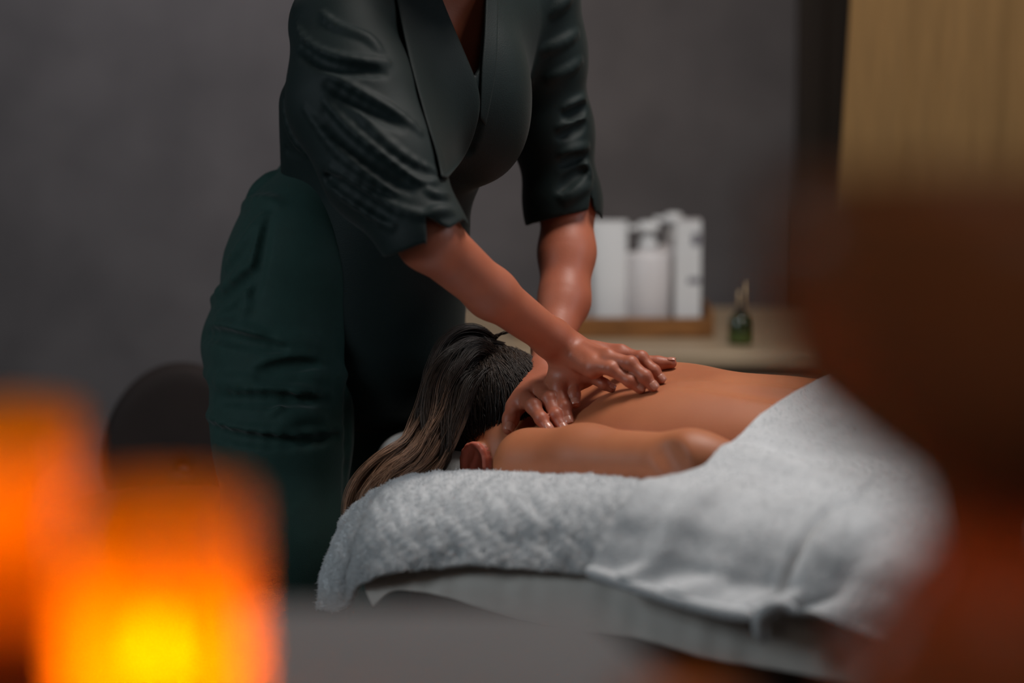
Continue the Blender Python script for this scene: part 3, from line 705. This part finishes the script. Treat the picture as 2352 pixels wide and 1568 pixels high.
    for r_ in [[(500,915),(560,918),(640,917),(751,920)], [(480,975),(520,1000),(600,1012),(690,1018),(770,1003)], [(600,856),(660,840),(720,836)], [(618,508),(606,565),(597,620),(583,680)], [(500,770),(550,782),(590,790),(650,800)], [(500,700),(545,665),(585,625)],
               [(455,775),(480,768),(520,775),(570,790)], [(796,880),(797,950),(797,1050),(797,1200)]]: fold(Q, O, r_, .0056, .012, op='s')
    O.post = lambda d, p: d + .0018 * noise3(p.reshape(-1, 3), 30, 5).reshape(d.shape).astype(np.float32) * (np.abs(d) < .03)
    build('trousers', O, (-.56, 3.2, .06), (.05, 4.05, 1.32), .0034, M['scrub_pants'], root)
    for (kx, ky) in ((kn[0] - .02, kn[1] + .06), (k2[0], k2[1] + .05)):
        s = Node(); s.add(cone((kx, ky + .03, .045), (kx + .10, ky - .11, .030), .045, .038)); s.add(half((0, 0, .002), (0, 0, -1)), .004, 'i')
        build('shoe', s, (kx - .1, ky - .2, -.01), (kx + .2, ky + .12, .12), .005, M['black'], root)
clothes(th_root)
cb = build('body', CL, (-.25, 2.2, .54), (1.65, 3.75, .90), .0024, M['skin_client'], client_root)
cb.data.materials.append(M['skin_ear']); ear_p = P(1095, 1060, 3.36) - VV * .012
co_ = np.empty(len(cb.data.vertices) * 3, np.float32); cb.data.vertices.foreach_get('co', co_); co_ = (co_.reshape(-1, 3) - np.array(cb.parent.location) * 0 - ear_p) @ UVZ.T
ins = ((co_ / np.array([.029, .020, .038])) ** 2).sum(1) < 1
cb.data.polygons.foreach_set('material_index', [int(ins[p_.vertices[0]]) for p_ in cb.data.polygons])

# ---------------------------------------------------------------- client's hair
def hair(root):
    N = Node(); N.add(ell(HC + ZZ * .022 - UU * .008, (.104, .086, .098), UVZ)); N.add(cone(HC + ZZ * .05 + UU * .04, HC + UU * .11 + ZZ * .03, .045, .03), .04)
    N.add(half(HC + ZZ * -.048, nrm(-ZZ)), .01, 'i')
    N.add(ell(P(1098, 1064, 3.34), (.022, .05, .030), UVZ), .012, 's')
    cap = build('hair', N, HC - .2, HC + .22, .004, M['hair_dark'], root)
    r = RNG
    # short strands combed over the skull towards the gathered crown
    n = 5200; k = 9; th = r.uniform(0, 2*math.pi, n); ph = np.arccos(r.uniform(-.25, 1, n))
    dirs = np.stack([np.sin(ph) * np.cos(th), np.sin(ph) * np.sin(th), np.cos(ph)], 1)
    gather = np.array([-.35, .15, .93]); gather /= np.linalg.norm(gather); C = []
    for t in np.linspace(0, 1, k):
        dd = dirs * (1 - .55 * t) + gather * .55 * t + .06 * np.sin(dirs[:, [1, 2, 0]] * 9 + t * 3) ; dd /= np.linalg.norm(dd, axis=1, keepdims=True)
        Rr = np.array([.106, .088, .100]) + .002 + .006 * t * (1 + 0 * t)
        C.append((HC + ZZ * .022 - UU * .008) + (dd * Rr) @ UVZ + r.normal(0, .0012, (n, 3)))
    C = np.stack(C, 1); ear = np.linalg.norm(C - P(1098, 1066, 3.34), axis=2).min(1) > .036
    C = C[ear]; rad = np.tile(np.linspace(.0006, .00025, k), (len(C), 1))
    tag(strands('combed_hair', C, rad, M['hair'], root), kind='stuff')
    # nape wisps
    def lock(guide, n, spread, r0, m, nm, k=22, wave=.004, flare=1.0):
        g = catmull(guide, k); t = np.linspace(0, 1, k)
        tan = np.gradient(g, axis=0); tan /= np.linalg.norm(tan, axis=1, keepdims=True)
        a = np.cross(tan, FW); a /= np.linalg.norm(a, axis=1, keepdims=True); b = np.cross(tan, a)
        sp = np.interp(t, np.linspace(0, 1, len(spread)), spread)
        u = r.normal(0, .5, n); v = r.normal(0, .35, n); ncl = max(6, n // 260); cu = r.normal(0, .5, ncl); cl = r.integers(0, ncl, n)
        u = .16 * u + cu[cl]; v = .5 * v + r.normal(0, .3, ncl)[cl]; phs = r.uniform(0, 6.28, ncl)[cl][:, None] ; end = r.uniform(.72, 1, n)[:, None]
        tt = t[None] * end
        G = np.stack([np.interp(tt, t, g[:, i]) for i in range(3)], -1); A_ = np.stack([np.interp(tt, t, a[:, i]) for i in range(3)], -1); B_ = np.stack([np.interp(tt, t, b[:, i]) for i in range(3)], -1); S = np.interp(tt, t, sp)
        wv = wave * np.sin(tt * 9 + phs)
        C = G + A_ * ((u[:, None] * S) + wv)[..., None] + B_ * (v[:, None] * S + .4 * wv)[..., None]
        C += r.normal(0, .0003, C.shape)
        rad = np.tile(np.interp(t, [0, .8, 1], [r0, r0, r0 * .4]), (n, 1))
        return tag(strands(nm, C, rad, m, root), kind='stuff')
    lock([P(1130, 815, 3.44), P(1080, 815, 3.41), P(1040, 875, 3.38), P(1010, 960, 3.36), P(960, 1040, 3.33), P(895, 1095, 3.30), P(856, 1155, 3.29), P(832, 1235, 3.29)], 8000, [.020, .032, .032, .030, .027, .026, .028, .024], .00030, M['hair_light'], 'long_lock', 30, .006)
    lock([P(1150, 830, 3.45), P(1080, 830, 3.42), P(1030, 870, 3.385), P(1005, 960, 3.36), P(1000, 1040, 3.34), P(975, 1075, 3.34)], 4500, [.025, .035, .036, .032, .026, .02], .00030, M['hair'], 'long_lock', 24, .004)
    lock([P(1090, 840, 3.44), P(1100, 790, 3.44), P(1108, 765, 3.43), P(1112, 752, 3.42)], 70, [.006, .003, .002, .002], .0004, M['hair'], 'flyaway_wisp', 10, .001)
    lock([P(1095, 850, 3.44), P(1110, 800, 3.44), P(1140, 772, 3.43), P(1175, 760, 3.42)], 90, [.006, .004, .003, .003], .0004, M['hair'], 'flyaway_wisp', 12, .002)
    lock([P(1100, 830, 3.44), P(1125, 795, 3.44), P(1155, 805, 3.44), P(1175, 850, 3.44), P(1190, 880, 3.45)], 900, [.010, .014, .012, .012, .010], .00045, M['hair'], 'looped_strand', 16, .002)
    lock([P(1085, 850, 3.44), P(1070, 810, 3.43), P(1090, 780, 3.43), P(1110, 800, 3.42), P(1105, 850, 3.42)], 1000, [.012, .018, .016, .014, .012], .00045, M['hair'], 'looped_strand', 16, .002)
    lock([P(1150, 850, 3.46), P(1145, 920, 3.42), P(1130, 965, 3.385), P(1112, 1005, 3.365)], 700, [.02, .02, .016, .010], .0004, M['hair'], 'nape_hair', 12, .004)
hair(client_root)

# ---------------------------------------------------------------- massage table, cradle, towels
def edge(t, off=0.0, z=TZ): return SN + UU * t + VV * (-.155 + off) * 1.0 + ZZ * (z - SN[2])
def table():
    e0 = edge(-.14); root = empty('massage_table', (e0[0], e0[1], 0), 'padded massage table with dark grey sides under the white towels', 'table')
    def obox(nm, u0, u1, v0, v1, z0, z1, m, bv=.01):
        V = [B3(u, v, z) for z in (z0, z1) for u, v in ((u0, v0), (u1, v0), (u1, v1), (u0, v1))]
        o = mesh(nm, V, [(0,3,2,1),(4,5,6,7),(0,1,5,4),(1,2,6,5),(2,3,7,6),(3,0,4,7)], m, root, smooth=False); bmod(o, bv, 3); return o
    obox('mattress', -.085, 1.85, -.395, .36, TZ - .075, TZ - .003, M['cradle'], .03)
    obox('apron', -.05, 1.80, -.375, .33, TZ - .22, TZ - .076, M['table_side'], .008)
    obox('cabinet_base', .0, 1.75, -.355, .30, .06, TZ - .221, M['table_side'], .008)
    obox('plinth',   .03, 1.72, -.325, .27, .0, .059, M['table_wood'], .005)
    for uu in (.5, 1.0, 1.5): obox('panel_joint', uu - .004, uu + .004, -.359, -.3545, .08, TZ - .23, M['table_wood'], .001)
    # face cradle
    cr = empty('face_cradle', tuple(HC * (1, 1, 0) + ZZ * (TZ - .05)), 'white covered face cradle cushion under the lowered head', 'cushion')
    N = Node(); pr = None
    for i in range(19):
        a = math.radians(40 + i * 280 / 18); q = B3(-.165, 0, TZ - .018) + .108 * math.cos(a) * UU * 1.05 + .098 * math.sin(a) * VV
        if pr is not None: N.add(cone(pr, q, .043, .043), .004)
        pr = q
    build('cushion', N, B3(-.165, 0, TZ) - .22, B3(-.165, 0, TZ) + .22, .005, M['cradle'], cr)
    o = mesh('support_bar', [B3(u, v, z) for z in (TZ - .075, TZ - .055) for u, v in ((-.27, -.09), (-.05, -.09), (-.05, .09), (-.27, .09))], [(0,3,2,1),(4,5,6,7),(0,1,5,4),(1,2,6,5),(2,3,7,6),(3,0,4,7)], M['table_side'], cr, smooth=False)
    # bed sheet on the mattress, hanging a little over the near side
    G = []
    ctrl = []
    def col(top, rest): return [P(*q) for q in [top] + rest]
    S = [[(905,1150,3.220),(860,1240,3.155),(838,1310,3.105),(840,1350,3.085),(858,1392,3.085)],
         [(960,1150,3.150),(925,1220,3.095),(900,1290,3.055),(895,1330,3.035),(905,1357,3.035)],
         [(1060,1150,3.120),(1040,1220,3.055),(1020,1290,3.015),(1010,1330,3.000),(1005,1365,2.995)],
         [(1200,1150,3.060),(1190,1220,3.005),(1180,1290,2.965),(1175,1350,2.945),(1170,1408,2.940)],
         [(1360,1160,2.980),(1350,1230,2.935),(1340,1300,2.895),(1335,1370,2.875),(1330,1432,2.870)],
         [(1520,1180,2.900),(1510,1260,2.855),(1500,1330,2.820),(1495,1400,2.805),(1490,1452,2.795)],
         [(1680,1200,2.830),(1670,1290,2.785),(1660,1370,2.750),(1655,1430,2.735),(1650,1492,2.725)],
         [(1850,1230,2.750),(1840,1320,2.715),(1835,1400,2.680),(1830,1470,2.665),(1826,1520,2.655)],
         [(2150,1270,2.620),(2150,1370,2.585),(2150,1460,2.555),(2150,1530,2.540),(2150,1580,2.535)],
         [(2700,1340,2.420),(2700,1450,2.385),(2700,1550,2.355),(2700,1640,2.340),(2700,1700,2.335)]]
    ctrl = []
    for c in S:
        p_ = [PV(q[0], q[1], v_) for q, v_ in zip(c[1:], (-.432, -.446, -.452, -.455))]
        u1 = float((p_[0] - OC) @ UU); v1 = np.interp(u1, [0, .15, .45, .8], [0, -.005, -.040, -.045])
        p_ = [q + VV * v1 for q in p_]; ctrl.append([B3(u1, -.34, TZ + .003), B3(u1, -.39, TZ + .004), B3(u1, -.42 + v1 * .7, TZ - .012)] + p_)
    G = patch(ctrl, 260, 50); G += .0016 * noise3(G.reshape(-1, 3) * np.array([1, 1, .35]), 110, 11).reshape(G.shape[:2])[..., None] * np.array([-.3, -1, .0])
    sh = gridmesh('bed_sheet', G, M['sheet'], thick=.003); tag(sh, 'thin smooth white sheet showing below the fluffy towel hem on the table side', 'sheet')
    # flat sheet area on the mattress
    # fluffy towel over the head end
    A = [[(985,1118,3.40),(925,1130,3.37),(860,1165,3.36),(815,1220,3.35),(790,1290,3.34),(775,1350,3.33),(770,1392,3.33)],
         [(975,1106,3.36),(905,1111,3.32),(837,1150,3.28),(792,1200,3.25),(762,1265,3.225),(743,1335,3.21),(737,1394,3.205)],
         [(1000,1103,3.34),(930,1103,3.27),(868,1142,3.20),(825,1205,3.165),(798,1275,3.145),(782,1340,3.135),(783,1398,3.13)],
         [(1010,1101,3.33),(938,1101,3.255),(880,1140,3.185),(840,1205,3.150),(818,1275,3.130),(808,1335,3.120),(812,1372,3.118)],
         [(1020,1099,3.32),(955,1099,3.24),(900,1130,3.15),(862,1190,3.105),(842,1250,3.085),(832,1305,3.075),(828,1343,3.070)],
         [(1050,1096,3.30),(1000,1093,3.21),(972,1130,3.11),(945,1190,3.06),(925,1240,3.04),(908,1285,3.03),(900,1316,3.025)],
         [(1120,1098,3.27),(1090,1092,3.17),(1078,1130,3.065),(1062,1190,3.02),(1045,1240,3.00),(1030,1275,2.995),(1022,1300,2.99)],
         [(1250,1102,3.22),(1230,1096,3.10),(1222,1135,3.01),(1212,1190,2.965),(1202,1240,2.95),(1192,1280,2.94),(1186,1305,2.935)],
         [(1400,1112,3.12),(1385,1103,3.02),(1378,1140,2.94),(1370,1200,2.90),(1362,1250,2.885),(1354,1290,2.875),(1350,1318,2.87)],
         [(1540,1128,3.04),(1525,1115,2.94),(1520,1150,2.87),(1512,1210,2.835),(1505,1260,2.82),(1500,1310,2.81),(1495,1350,2.805)]]
    ctrl = [[P(*q) for q in c] for c in A]; G = patch(ctrl, 420, 150); nrmG = np.cross(np.gradient(G, axis=0), np.gradient(G, axis=1)); nrmG /= np.linalg.norm(nrmG, axis=2, keepdims=True) + 1e-9
    if nrmG[200, 60] @ FW > 0: nrmG = -nrmG
    f = G.reshape(-1, 3); nz = .0024 * noise3(f, 60, 1) + .0016 * noise3(f, 170, 2) + .0011 * noise3(f, 420, 4)
    tu = np.linspace(0, 1, 420)[:, None]; tv = np.linspace(0, 1, 150)[None]
    nz = nz.reshape(G.shape[:2]); nz += .003 * np.sin(tu * 95 + 3 * tv + 2 * np.sin(tu * 31)) * np.clip((tu - .5) * 3, 0, 1) * np.clip(tv * 2 - .5, 0, 1)
    G = G + nrmG * nz[..., None]
    tw = gridmesh('bath_towel', G, M['towel'], thick=.007); tag(tw, 'fluffy white terry towel draped over the head end corner of the massage table', 'towel', 'white towels on the massage table')
    tw.modifiers['solid'].offset = 0
    pile(G, nrmG, 260000, tw, .0026, .0045)
    # towel over the hips
    # drape height over the body: taut cloth resting on what is below it
    gu = np.linspace(.24, 1.74, 76); gv = np.linspace(-.42, .40, 54); zz = np.linspace(.93, TZ, 52)
    Q = OC + gu[:, None, None, None] * UU + gv[None, :, None, None] * VV + zz[None, None, :, None] * ZZ
    inside = CL.at(Q.reshape(-1, 3)).reshape(76, 54, 52) < 0
    h0 = np.where(inside.any(2), zz[np.argmax(inside, 2)], TZ) + .016; hh = h0.copy()
    for _ in range(60):
        b_ = hh.copy(); b_[:, 1:-1] = (hh[:, :-2] + hh[:, 2:]) / 2; b2_ = b_.copy(); b2_[1:-1] = (b_[:-2] + 4 * b_[1:-1] + b_[2:]) / 6; hh = np.maximum(h0, b2_)
    def hz(u, v):
        a_ = np.clip((u - .24) / 1.5 * 75, 0, 74.99); c_ = np.clip((v + .42) / .82 * 53, 0, 52.99); a0, c0 = int(a_), int(c_); fa_, fc_ = a_ - a0, c_ - c0
        return (1-fa_)*(1-fc_)*hh[a0, c0] + fa_*(1-fc_)*hh[a0+1, c0] + (1-fa_)*fc_*hh[a0, c0+1] + fa_*fc_*hh[a0+1, c0+1]
    hem_px = [(1357, 1312), (1425, 1336), (1535, 1372), (1648, 1402), (1722, 1414), (1800, 1400), (1905, 1425), (2100, 1500)]
    hem_v = [-.520, -.528, -.538, -.548, -.550, -.525, -.525, -.53]
    hems = [PV(x_, y_, v_) for (x_, y_), v_ in zip(hem_px, hem_v)]; hems += [hems[-1] + UU * q_ for q_ in (.1, .2, .3, .4, .5, .6, .7)]
    # left border: over the back, down beside the elbow to the near hem
    brd = np.array([(.43,.40),(.43,.33),(.43,.20),(.42,.061),(.385,-.05),(.350,-.150),(.346,-.226),(.349,-.284),(.349,-.329),(.336,-.367),(.322,-.400),(.320,-.440),(.314,-.475),(.306,-.497),(.300,-.510)])
    pv, pz = [-.51, -.497, -.475, -.44, -.40, -.367, -.329, -.284], [.668, .690, .722, .743, .751, .752, .757, .770]
    ctrl = []
    for ci, hm in enumerate(hems):
        uh = float((hm - OC) @ UU); du = uh - .294; row = [B3(.43 + du, .43, .60), B3(.43 + du, .41, TZ)]
        dec = np.interp(uh, [.30, .45, .9], [1, .85, .35]); k_ = min(ci / 2, 1)
        for u_, v_ in brd:
            uu_ = u_ * (1 - k_) + .325 * k_ + du
            if v_ > -.27: z_ = hz(uu_, v_)
            else:
                z_ = np.interp(v_, pv, pz); z_ = hm[2] + .018 + (z_ - .668) * (.5 + .5 * dec) if v_ < -.43 else (z_ * dec + (1 - dec) * .700)
                if v_ > -.40: z_ = max(z_, hz(uu_, v_))
            row.append(B3(uu_, v_, z_))
        row.append(hm); ctrl.append(row)
    G = patch(ctrl, 340, 220); nr = np.cross(np.gradient(G, axis=0), np.gradient(G, axis=1)); nr /= np.linalg.norm(nr, axis=2, keepdims=True) + 1e-9
    if nr[170, 60] @ ZZ < 0: nr = -nr
    f = G.reshape(-1, 3); nz = (.0022 * noise3(f, 30, 21) + .0007 * noise3(f, 150, 22)).reshape(G.shape[:2]); tu = np.linspace(0, 1, 340)[:, None]; tv = np.linspace(0, 1, 220)[None]
    ridge = sum(a * np.exp(-((tu - (c_ + sl_ * (tv - .7))) / w_) ** 2) * np.clip((tv - .36) * 2.6, 0, 1) * (.6 + .4 * np.sin(c_ * 37 + tv * 5)) for a, c_, sl_, w_ in
                ((.009, .11, -.10, .016), (.013, .20, -.16, .024), (.006, .275, -.12, .014), (.014, .37, -.22, .030), (-.006, .155, -.12, .02), (-.008, .30, -.18, .022), (.010, .50, -.26, .026), (-.006, .44, -.22, .02), (.010, .66, -.1, .02)))
    G = G + nr * (nz + ridge)[..., None]
    t2 = gridmesh('bath_towel', G, M['towel'], thick=.009); tag(t2, 'white terry towel over the hips with creases and a rolled hem near the right', 'towel', 'white towels on the massage table')
    pile(G, nr, 160000, t2, .0030, .004)
    # thick rolled hem along its lower border
    H = Node(); hp = catmull(hems[:5], 20) - FW * .004
    for i in range(19): H.add(cone(hp[i], hp[i+1], .0075, .0075), .004)
    build('rolled_hem', H, hp.min(0) - .02, hp.max(0) + .02, .003, M['towel'], t2)
    K = Node(); kp = catmull([PV(1752,1462,-.55), PV(1746,1425,-.555), PV(1765,1396,-.56), PV(1795,1390,-.555), PV(1820,1402,-.535)], 12)
    for i in range(11): K.add(cone(kp[i], kp[i+1], .007, .0085 - .002 * i / 11), .006)
    build('folded_corner', K, kp.min(0) - .02, kp.max(0) + .02, .003, M['towel'], t2)
def pile(G, nr, n, parent, ln, jit):
    """terry loops: short curved fibres standing on the towel"""
    r = RNG; a, b = G.shape[:2]; i = r.uniform(0, a - 1.001, n); j = r.uniform(0, b - 1.001, n); i0 = i.astype(int); j0 = j.astype(int); u = (i - i0)[:, None]; v = (j - j0)[:, None]
    p = (1-u)*(1-v)*G[i0, j0] + u*(1-v)*G[i0+1, j0] + (1-u)*v*G[i0, j0+1] + u*v*G[i0+1, j0+1]; nn = nr[i0, j0]
    s = r.normal(0, .45, (n, 3)) + np.array([0, 0, -.35]); d1 = nn + .5 * s; d2 = nn * .9 + 1.3 * s
    L = ln * r.uniform(.6, 1.2, n)[:, None]; p = p + nn * .002
    C = np.stack([p, p + d1 * L * .5, p + d2 * L], 1); rad = np.tile([.00036, .00032, .0002], (n, 1))
    tag(strands('terry_pile', C, rad, M['pile'], parent), kind='stuff')
table()

# ---------------------------------------------------------------- foreground shelf and candles
def foreground():
    zs = .93
    V = []
    poly = [(-1.1, .35), (-1.1, 1.545), (.05, 1.545), (.13, 1.25), (.42, .80), (.42, .35)]
    for z in (zs - .035, zs): V += [(x, y, z) for x, y in poly]
    n = len(poly); Fc = [tuple(range(n)), tuple(range(2*n - 1, n - 1, -1))] + [(i, i + n, (i+1) % n + n, (i+1) % n) for i in range(n)]
    sh = empty('console_table', (-.3, 1.0, 0), 'grey topped console table in the blurred foreground carrying the candle glasses', 'table')
    o = mesh('table_top', V, Fc, M['shelf'], sh, smooth=False); bmod(o, .006)
    for x, y in ((-1.05, .42), (-1.05, 1.55), (.0, 1.5), (.36, .45)): box('leg', (x - .025, y - .025, 0), (x + .025, y + .025, zs - .036), M['table_wood'], sh, .003)
    def candle(x, y, r, h, wax_h, flame_z, glass, wax, label, power, tap=1.0, col=(1, .50, .12), flame=True, prof=None, wax_r=None):
        e = empty('candle_glass', (x, y, zs), label, 'candle')
        rb = r * tap
        lathe('glass', prof or [(0, 0), (rb * .9, 0), (rb, .006), ((rb + r)/2, h * .5), (r, h), (r - .003, h + .001), ((rb + r)/2 - .003, h * .5), (rb - .003, .012), (0, .012)], (x, y, zs), glass, e, 48)
        lathe('wax', [(0, .013), (wax_r or rb * .9, .013), (wax_r or (rb + (r - rb) * wax_h / h) * .93, wax_h - .004), (wax_r * .9 if wax_r else (rb + (r - rb) * wax_h / h) * .88, wax_h), (0, wax_h - .004)], (x, y, zs), wax, e)
        lathe('wick', [(0, wax_h - .004), (.0012, wax_h - .004), (.001, flame_z - zs + .002), (0, flame_z - zs + .002)], (x, y, zs), M['wick'], e, 8)
        if flame:
            lathe('flame', [(0, -.006), (.004, -.003), (.0062, .003), (.005, .011), (.0025, .019), (0, .026)], (x, y, flame_z), M['flame'], e, 20)
        l = D.lights.new('candle_light', 'POINT'); l.energy = power; l.color = col; l.shadow_soft_size = .012
        lo = D.objects.new('candle_light', l); COL.objects.link(lo); lo.location = (x, y, flame_z + .012)
    def wx(px, d): return (px - 1176) / F_PX * d
    candle(wx(388, 1.18), 1.11, .0445, .160, .050, 1.010, M['amber'], M['wax'], 'amber candle glass with bright yellow flame, right of the pair at the left', .09)
    candle(wx(48, 1.38), 1.30, .0445, .168, .055, 1.045, M['amber_frost'], M['wax_red'], 'taller amber candle glass with red wax behind the bright flame one', .13, flame=False)
    candle(wx(-300, 1.15), 1.05, .045, .13, .05, .985, M['amber_frost'], M['wax_red'], 'amber candle glass cut off by the lower left photo edge', .1, flame=False)
    candle(wx(1555, 1.12), 1.05, .030, .082, .03, .98, M['amber_dark'], M['wax_red'], 'small low amber candle cup just at the bottom edge under the towel', .04, flame=False)
    pf = [(.058, .006), (.064, .05), (.062, .120), (.046, .145), (.031, .165), (.035, .185), (.062, .205), (.086, .225), (.096, .26), (.097, .295), (.094, .315)]
    pf = [(0, 0), (.054, 0)] + pf + [(r_ - .003, z_) for r_, z_ in pf[::-1]] + [(0, .012)]
    candle(.202, 1.0, .06, .325, .105, 1.062, M['amber_dark'], M['wax_red'], 'large dark amber hurricane glass blurred in the right foreground', .075, flame=False, prof=pf, wax_r=.04)
foreground()
